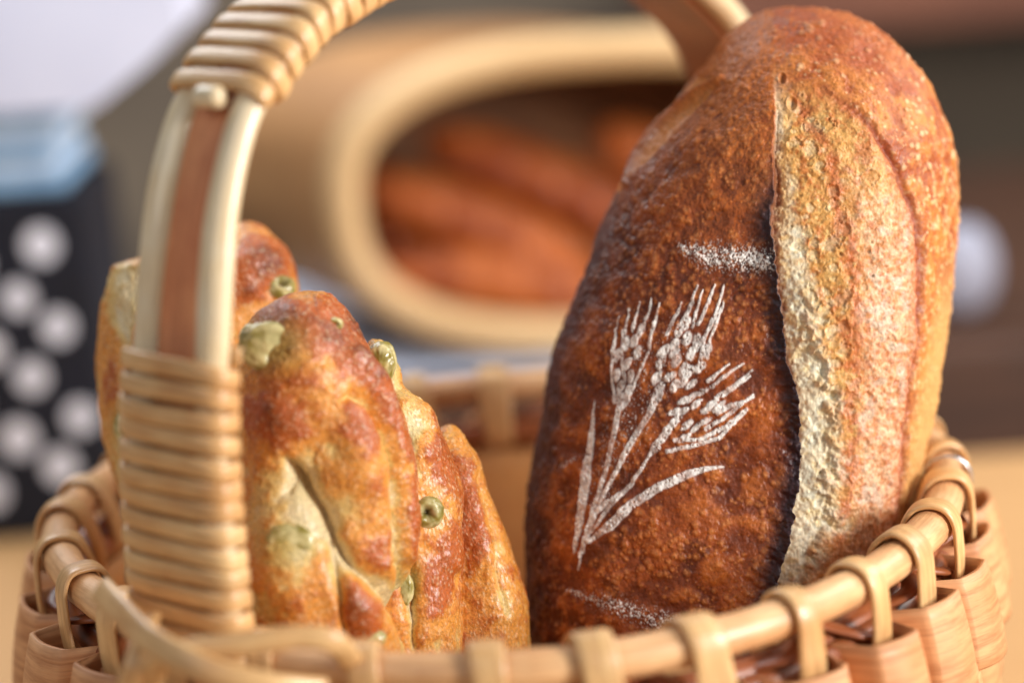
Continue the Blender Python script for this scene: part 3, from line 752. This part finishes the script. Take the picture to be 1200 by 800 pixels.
def olive_bread(name, label, dL, left, right, thick, rows, nf, nb, bumps, creases, ridges, spots, green=(), zc=None, seed=0, bias=0.0):
    B = Body(dL, left, right, thick, rows, nf, nb, pw=.9, zc=zc)
    P = B.world; fr = (B.sn > -.1).astype(float)
    nb_, nm, nf_, nt_ = fbm(P, .7, 3, seed), fbm(P, 1.9, 4, seed + 4), fbm(P, 6, 4, seed + 8), fbm(P, 20, 3, seed + 11)
    warp = (10 * (nm - .5), 10 * (nb_ - .5))
    hh, cr = feat(B.U, B.V, bumps, creases, ridges, warp, fr)
    hh2 = hh * 1.15 + .35 * (nb_ - .5) + .12 * (nm - .5)
    bh, bc = B.bubbles(1500, .02, .10, .3, np.ones_like(B.U) * (.3 + nm), 2.5)
    bb, bd = B.bubbles(26, .3, .7, .10, np.ones_like(B.U), 1.5)
    height = hh2 + bh + bb + .05 * (nf_ - .5) + .04 * (nt_ - .5)
    t = 0.50 + bias + .6 * (nm - .5) + 0.9 * (nb_ - .5) + .55 * hh + .25 * (bb / .12) * .3 - .55 * cr + .25 * (nf_ - .5)
    for (u, v, ru, rv, k) in spots: t = t + k * np.exp(-(((B.U + warp[0] - u) / ru) ** 2 + ((B.V + warp[1] - v) / rv) ** 2))
    C = lerp(np.broadcast_to(c_pale, P.shape), c_dough, sstep(.1, .32, t)); C = lerp(C, c_gold, sstep(.30, .52, t)); C = lerp(C, c_br, sstep(.60, .86, t)); C = lerp(C, c_dk, sstep(.9, 1.35, t))
    C = lerp(C, c_br, sstep(.56, .66, nf_) * .35 * sstep(.3, .6, t)); C = lerp(C, srgb((240, 220, 180)), sstep(.62, .70, nt_) * .40)
    for (u, v, ru, rv, k) in green:
        g = k * np.exp(-((((B.U + warp[0] - u) / ru) ** 2 + ((B.V + warp[1] - v) / rv) ** 2)) ** 1.5); C = lerp(C, srgb((172, 158, 88)), np.clip(g, 0, 1) * fr)
    o = B.build(name, M_olivebread, height, np.concatenate([C, np.ones_like(t)[..., None]], -1))
    tag(o, label, 'bread', 'olive breads in the wicker basket')
    return o, B

# rear left loaf, seen both sides of the handle
L3 = [(288, 264), (272, 267), (245, 280), (205, 300), (160, 305), (135, 311), (126, 330), (120, 365), (114, 400), (114, 440), (119, 490), (130, 540), (146, 590), (150, 660), (160, 760), (175, 980), (190, 1065)]
R3 = [(290, 264), (305, 270), (322, 284), (338, 308), (348, 335), (358, 365), (366, 400), (372, 450), (374, 520), (370, 600), (360, 760), (340, 980), (330, 1065)]
o3, B3 = olive_bread('olive_bread', 'pale olive bread behind the wrapped handle, leftmost bread in the basket', 71.5, L3, R3, [(264, 2.0), (1065, 1.9)], 520, 420, 80,
    [(160, 420, 36, 80, 0, .25), (300, 310, 40, 45, 0, .3)], [([(220, 330), (228, 420), (222, 560)], 14, .5), ([(140, 360), (170, 440)], 10, .2)], [],
    [(150, 350, 26, 40, -.35), (128, 420, 16, 60, .35), (310, 300, 60, 50, .3), (160, 520, 30, 50, -.3), (298, 340, 30, 40, .25)], [(150, 500, 16, 26, .7), (170, 350, 12, 20, .4)], seed=50, bias=.02)
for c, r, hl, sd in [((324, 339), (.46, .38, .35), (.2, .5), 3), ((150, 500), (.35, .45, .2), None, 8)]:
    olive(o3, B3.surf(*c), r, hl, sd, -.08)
# third piece, far right, plain
L5 = [(528, 496), (518, 500), (500, 520), (495, 580), (490, 640), (486, 720), (486, 800), (490, 960), (500, 1110)]
R5 = [(529, 496), (540, 505), (552, 530), (566, 566), (584, 612), (600, 655), (614, 700), (621, 745), (624, 800), (610, 960), (600, 1110)]
o5, B5 = olive_bread('olive_bread', 'smaller golden olive bread low beside the dark loaf, rightmost of the olive breads', 68.0, L5, R5, [(490, 1.2), (960, 1.6)], 300, 260, 50,
    [(560, 640, 25, 60, -15, .2)], [([(556, 560), (575, 640), (590, 720)], 8, .22)], [([(545, 540), (566, 620), (590, 720)], 14, .15)], [(545, 640, 22, 90, .35), (600, 720, 20, 30, -.15), (510, 620, 14, 80, -.3)], seed=70, bias=.06)
# second piece
L4 = [(442, 398), (434, 400), (425, 420), (415, 460), (405, 520), (400, 600), (400, 700), (410, 800), (420, 960), (430, 1140)]
R4 = [(444, 398), (458, 410), (468, 430), (474, 452), (492, 470), (508, 500), (520, 535), (527, 575), (530, 620), (537, 680), (542, 740), (540, 800), (525, 960), (515, 1140)]
o4, B4 = olive_bread('olive_bread', 'slim olive bread with a round hole in its side, squeezed behind the front olive bread', 66.6, L4, R4, [(398, 1.6), (960, 1.8)], 420, 330, 60,
    [(505, 600, 26, 40, 0, .12)], [([(462, 470), (478, 520), (484, 560)], 9, .25), ([(478, 650), (484, 700), (486, 760)], 9, .35)], [([(500, 480), (522, 560), (530, 660)], 12, .22)],
    [(450, 420, 18, 22, -.5), (515, 520, 14, 50, .45), (512, 680, 20, 50, .4), (480, 500, 14, 40, -.4), (500, 600, 16, 22, -.35)], [(450, 425, 18, 26, .8), (482, 510, 10, 18, .5), (485, 680, 9, 30, .5)], seed=60, bias=.02, zc=[(398, 0), (720, 0), (1140, -1.0)])
olive(o4, B4.surf(448, 424), (.42, .62, .35), None, 21, .05)
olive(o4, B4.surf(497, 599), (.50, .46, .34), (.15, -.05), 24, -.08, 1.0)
olive(o4, B4.surf(476, 690), (.22, .45, .2), None, 27, .0)
# front loaf
L1 = [(368, 343), (352, 345), (330, 352), (305, 368), (290, 386), (282, 405), (277, 450), (276, 500), (280, 560), (284, 620), (290, 680), (300, 740), (312, 800), (330, 960), (350, 1165)]
R1 = [(370, 343), (386, 350), (400, 363), (413, 385), (426, 410), (440, 432), (454, 458), (466, 488), (477, 520), (484, 555), (488, 600), (487, 640), (482, 680), (478, 720), (478, 780), (460, 960), (450, 1165)]
o1, B1 = olive_bread('olive_bread', 'knobbly golden olive bread with pieces of green olive, foremost bread beside the handle', 65.0, L1, R1, [(343, 2.3), (960, 2.4)], 700, 560, 80,
    [(425, 530, 30, 60, -12, .42), (330, 660, 38, 72, -14, .50), (326, 495, 34, 38, 0, .30), (372, 400, 60, 44, 20, .22), (418, 705, 28, 46, -25, .38), (375, 470, 26, 40, -20, .12)],
    [([(398, 470), (412, 462), (430, 472), (448, 512), (460, 560), (464, 600), (466, 660)], 6.5, .34), ([(338, 540), (352, 560), (372, 592), (388, 622), (402, 652), (430, 675), (455, 692), (472, 716), (482, 745)], 10, .55),
     ([(388, 640), (398, 690), (405, 745)], 7, .35), ([(345, 545), (338, 575)], 9, .3), ([(468, 640), (480, 700), (482, 760)], 9, .35)],
    [([(412, 420), (436, 450), (456, 495), (472, 550), (478, 610), (474, 650)], 11, .26)],
    [(325, 498, 26, 26, .45), (428, 500, 22, 34, .30), (330, 700, 36, 70, -.35), (310, 560, 30, 50, -.2), (350, 630, 30, 40, -.25), (355, 570, 16, 40, -.35), (380, 460, 26, 34, -.2), (415, 560, 20, 40, -.15), (330, 395, 46, 30, .1),
     (400, 385, 60, 30, .45), (400, 430, 40, 40, .35), (478, 560, 10, 90, .35), (415, 715, 22, 40, .35), (290, 470, 14, 50, .3), (310, 600, 22, 40, -.25), (445, 640, 20, 26, .25), (350, 420, 22, 22, -.3)],
    [(345, 635, 28, 24, .6), (320, 410, 36, 28, .7), (478, 690, 9, 26, .5), (350, 575, 12, 28, .25)], seed=80, bias=.05, zc=[(343, 0), (720, 0), (1165, -1.8)])
for c, r, hl, sd in [((318, 408), (.84, .66, .30), (.35, -.45), 31), ((386, 384), (.24, .2, .16), (.25, .0), 34), ((344, 634), (.62, .48, .16), None, 37), ((296, 398), (.34, .40, .3), None, 39), ((430, 745), (.4, .25, .2), None, 41)]:
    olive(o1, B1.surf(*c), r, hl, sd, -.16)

# ------------------------------------------------------------------ behind the table: riser, tipped basket, towel stack, dotted bag
ry = 46.0
p = at_height(560, 462, 0)    # direction only
d = ray((560, 442)); t = (ry - CAM[1]) / d[1]; rz = (CAM + d * t)[2]
ris = box('display_riser', (-14, ry, -70), (95, ry + 46, rz), M_dark, bev=.5)
tag(ris, 'dark wooden display counter behind the table', 'counter')
mbc = MB(); nx, ny = 60, 40
xs = np.linspace(-14.4, 21, nx); ys = np.linspace(ry - .25, ry + 40, ny)
GX, GY = np.meshgrid(xs, ys, indexing='ij'); Pn = np.stack([GX, GY, GX * 0], -1)
GZ = rz + .12 + .35 * fbm(Pn, .18, 3, 90)
top = np.stack([GX, GY, GZ], -1).reshape(-1, 3); bot = top - [0, 0, .12]
Fq = [(i * ny + j, (i + 1) * ny + j, (i + 1) * ny + j + 1, i * ny + j + 1) for i in range(nx - 1) for j in range(ny - 1)]
Fb = [tuple(x + len(top) for x in f[::-1]) for f in Fq]
mbc.add(np.concatenate([top, bot]), Fq + Fb)
tag(mbc.build('cloth', M_cloth), 'blue grey cloth spread under the tipped bentwood basket', 'cloth')

bent = empty('bentwood_basket', at_depth(690, 400, 122))
tag(bent, 'large blurred bentwood basket lying on its side with its open mouth full of baguettes', 'basket')
oc = at_depth(705, 226, 118.0); kpx = 118.0 / FPX
ax = -FW * 1.0 * 0 + np.array([-0.50, 0.86, -0.02]); ax /= np.linalg.norm(ax)
eU = np.array([0, 0, 1.0]); eR = np.array([1.0, 0, 0])
def mouth(scale_x, scale_y, k=72, pw=.78, off=(0, 0)):
    t = np.arange(k) * 2 * np.pi / k; c, s_ = np.cos(t), np.sin(t)
    x = np.sign(c) * abs(c) ** pw * scale_x + off[0]; y = np.sign(s_) * abs(s_) ** pw * scale_y + off[1]
    return x, y
def tube_surface(rings):
    k = len(rings[0]); V = np.concatenate(rings); Fq = []
    for i in range(len(rings) - 1):
        for q in range(k):
            q2 = (q + 1) % k; Fq.append((i * k + q, i * k + q2, (i + 1) * k + q2, (i + 1) * k + q))
    return V, Fq
HX, HY = 315 * kpx, 180 * kpx
def mring(sx, sy, dep, pw=.78):
    x, y = mouth(sx, sy, pw=pw)
    return oc + x[:, None] * eR + y[:, None] * eU + ax * dep
deps = np.linspace(0, 15, 12)
outer = [mring(HX * (1 - .02 * (q / 15) ** 2), HY * (1 - .02 * (q / 15) ** 2), q) for q in deps]
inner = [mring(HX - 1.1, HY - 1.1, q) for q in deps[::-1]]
V, Fq = tube_surface(outer + [mring(HX * .3, HY * .3, 16)] )
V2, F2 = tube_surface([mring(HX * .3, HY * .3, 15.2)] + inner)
mb = MB(); mb.add(V, Fq + [tuple(range(len(V) - 72, len(V)))]); mb.build('shell', M_bent, bent)
mb = MB(); mb.add(V2, F2 + [tuple(range(72))[::-1]]); mb.build('lining', M_bentin, bent)  # inner shell, shade painted in by its darker veneer
x, y = mouth(HX - .55, HY - .55, 120); path = oc + x[:, None] * eR + y[:, None] * eU
A, B = frames(path, -ax, True); mb = MB(); sweep(mb, path, A, B, ellipse(.95, 1.0, 16), closed=True); mb.build('lip', M_bentlip, bent)
def baguette(c0, c1, r, seed, label):
    n, k = 80, 36; t = np.linspace(0, 1, n); path = c0[None] + (c1 - c0)[None] * t[:, None] + np.array([0, 0, .5])[None] * np.sin(np.pi * t)[:, None]
    A, B = frames(path, (0, 0, 1)); rad = r * np.sqrt(np.clip(1 - abs(2 * t - 1) ** 3.2, 0.0004, 1))
    th = np.arange(k) * 2 * np.pi / k
    prof = np.stack([np.cos(th), .85 * np.sin(th)], -1)[None] * rad[:, None, None]
    slash = np.exp(-((((t[:, None] * 6 + th[None] * .35) % 1) - .5) / .16) ** 2) * (np.sin(th)[None] > .1)
    prof = prof * (1 - .10 * slash)[..., None]
    V = path[:, None] + prof[..., :1] * A[:, None] + prof[..., 1:] * B[:, None]
    nz = fbm(V, .5, 3, seed)
    Cc = lerp(np.broadcast_to(srgb((138, 62, 24)), V.shape), srgb((176, 92, 38)), sstep(.35, .65, nz)); Cc = lerp(Cc, srgb((196, 112, 52)), slash * .3)
    i = np.arange(n - 1)[:, None] * k; j = np.arange(k)[None]; j2 = (j + 1) % k
    Fq = np.stack([i + j, i + j2, i + k + j2, i + k + j], -1).reshape(-1, 4)
    o = mesh_obj('baguette', V.reshape(-1, 3), Fq, M_far_bread, None, Cc.reshape(-1, 3)); tag(o, label, 'bread', 'breads in the tipped basket'); return o
for (u0, v0, u1, v1, dep, r, lab) in [
        (470, 330, 800, 372, 3.2, 2.0, 'blurred orange baguette along the bottom of the tipped basket'),
        (455, 225, 760, 340, 4.2, 1.9, 'blurred baguette slanting down from the left wall inside the tipped basket'),
        (560, 175, 860, 300, 5.6, 1.9, 'blurred baguette slanting across the upper pile in the tipped basket'),
        (480, 285, 640, 362, 6.5, 1.6, 'short dark baguette end low in the tipped basket'),
        (760, 170, 925, 250, 5.0, 1.7, 'baguette at the top of the pile hidden mostly behind the big loaf')]:
    baguette(at_depth(u0, v0, 118) + ax * dep, at_depth(u1, v1, 118) + ax * dep, r, dep * 9, lab)

# pale dish behind the top of the tipped basket
# dotted bag at the left, its foot on the far edge of the table
def slab_from_px(name, pts, depth, thick, mat, parent=None):
    """a flat panel with thickness that stands upright at that distance"""
    F_ = [at_depth(u, v, depth) for u, v in pts]; n = len(F_)
    Bk = [p + np.array([0, thick, 0]) for p in F_]
    mb = MB(); mb.add(np.array(F_ + Bk), [tuple(range(n))[::-1], tuple(range(n, 2 * n))] + [(i, (i + 1) % n, n + (i + 1) % n, n + i) for i in range(n)])
    return mb.build(name, mat, parent, smooth=False)
b0 = at_height(60, 606, 0.0); bag_y = 36.0
d_ = ray((-60, 500)); xl = (CAM + d_ * ((bag_y - CAM[1]) / d_[1]))[0]
d_ = ray((122, 420)); xr = (CAM + d_ * ((bag_y - CAM[1]) / d_[1]))[0]
d_ = ray((60, 228)); zt = (CAM + d_ * ((bag_y - CAM[1]) / d_[1]))[2]
bag = box('dotted_box', (xl, bag_y, 0.02), (xr, bag_y + 9, zt), M_black, bev=.5)
tag(bag, 'black box with white polka dots standing at the back left of the table', 'box')
mb = MB(); sp = 3.5; kd = 0
for iz in range(-6, 7):
    for ix in range(-6, 7):
        d_ = ray((17 + ix * 51 - iz * 26, 347 + ix * 36 + iz * 64)); q_ = CAM + d_ * ((bag_y - CAM[1]) / d_[1]); x_, z_ = q_[0], q_[2]
        if x_ - .8 < xl or x_ + .8 > xr or z_ + .8 > zt or z_ < .9: continue
        k = 28; th = np.arange(k) * 2 * np.pi / k; R0 = .64 + .12 * _tab[ix % 9, iz % 9, 3]; x_ = x_ + .5 * (_tab[ix % 9, iz % 9, 7] - .5); z_ = z_ + .5 * (_tab[ix % 9, iz % 9, 11] - .5)
        ring0 = np.stack([x_ + R0 * np.cos(th), np.full(k, bag_y - .06), z_ + R0 * 1.08 * np.sin(th)], 1); ring1 = ring0 + [0, .2, 0]
        mb.add(np.concatenate([ring0, ring1]), [tuple(range(k)), tuple(range(k, 2 * k))[::-1]] + [(i, k + i, k + (i + 1) % k, (i + 1) % k) for i in range(k)])
mb.build('polka_dots', M_dots, bag, smooth=False)
tw = empty('folded_towel', ((xl + xr) / 2, bag_y + 4, zt)); tag(tw, 'folded light blue striped towel on top of the dotted box', 'towel')
zc_ = zt
for i in range(5):
    z2 = zc_ + (.68 if i % 2 else .78)
    box('fold', (xl, bag_y + .3 + .15 * (i % 2), zc_ + .02), (xr - .9 - .25 * (i % 3), bag_y + 8.6, z2), M_bluel if i % 2 else M_bluep, tw, bev=.3); zc_ = z2
# white box lid resting over the towel
dz = zc_ + .03
pts = [(-80, -60), (196, -60), (214, 34), (176, 74), (112, 126), (-80, 139)]
dep_ = (CAM + ray((60, 120)) * 0 + 0)[0]
yb = bag_y - 1.0
fr_ = []
for u, v in pts:
    dd_ = ray((u, v)); fr_.append(CAM + dd_ * ((yb - CAM[1]) / dd_[1]))
fr_ = np.array(fr_)
low = fr_[:, 2].min(); fr_[:, 2] += max(0, dz - low)
n = len(fr_); Bk = fr_ + [0, 10, 0]
mb = MB(); mb.add(np.concatenate([fr_, Bk]), [tuple(range(n)), tuple(range(n, 2 * n))[::-1]] + [(i, n + i, n + (i + 1) % n, (i + 1) % n) for i in range(n)])
tag(mb.build('white_bag', M_paper, None, smooth=False), 'blurred white paper bag resting on top of the blue towel', 'bag')

# crate and white bowl at the right, on the counter
d_ = ray((1040, 378)); yy = ry + 2; q_ = CAM + d_ * ((yy - CAM[1]) / d_[1])
cr_ = box('serving_board', (q_[0], yy, rz + .02), (q_[0] + 40, yy + 22, rz + .55), M_dark, bev=.15)
tag(cr_, 'dark wooden board lying on the counter at the right, under the round white jar', 'board')
bt = rz + .55
d_ = ray((1122, 300)); yb2 = yy + 2; qb = CAM + d_ * ((yb2 - CAM[1]) / d_[1])
n1, n2 = 30, 48; th = np.linspace(.04, .93, n1); rad = 1.95 * np.sin(th * np.pi) ** .75; zz = 2.35 * (1 - np.cos(th * np.pi)); zz = zz - zz[0]
rings = [np.stack([qb[0] + r_ * np.cos(np.arange(n2) * 2 * np.pi / n2), yb2 + r_ * np.sin(np.arange(n2) * 2 * np.pi / n2), np.full(n2, bt + .02 + z_)], 1) for r_, z_ in zip(rad, zz)]
rings += [np.stack([qb[0] + (r_ - .25) * np.cos(np.arange(n2) * 2 * np.pi / n2), yb2 + (r_ - .25) * np.sin(np.arange(n2) * 2 * np.pi / n2), np.full(n2, bt + .3 + z_)], 1) for r_, z_ in zip(rad[::-1], zz[::-1] * .95)]
V, Fq = tube_surface(rings); mb = MB(); mb.add(V, Fq + [tuple(range(n2))[::-1], tuple(range(len(V) - n2, len(V)))])
tag(mb.build('jar', M_jar), 'small round white jar out of focus behind the right edge of the big loaf', 'jar')
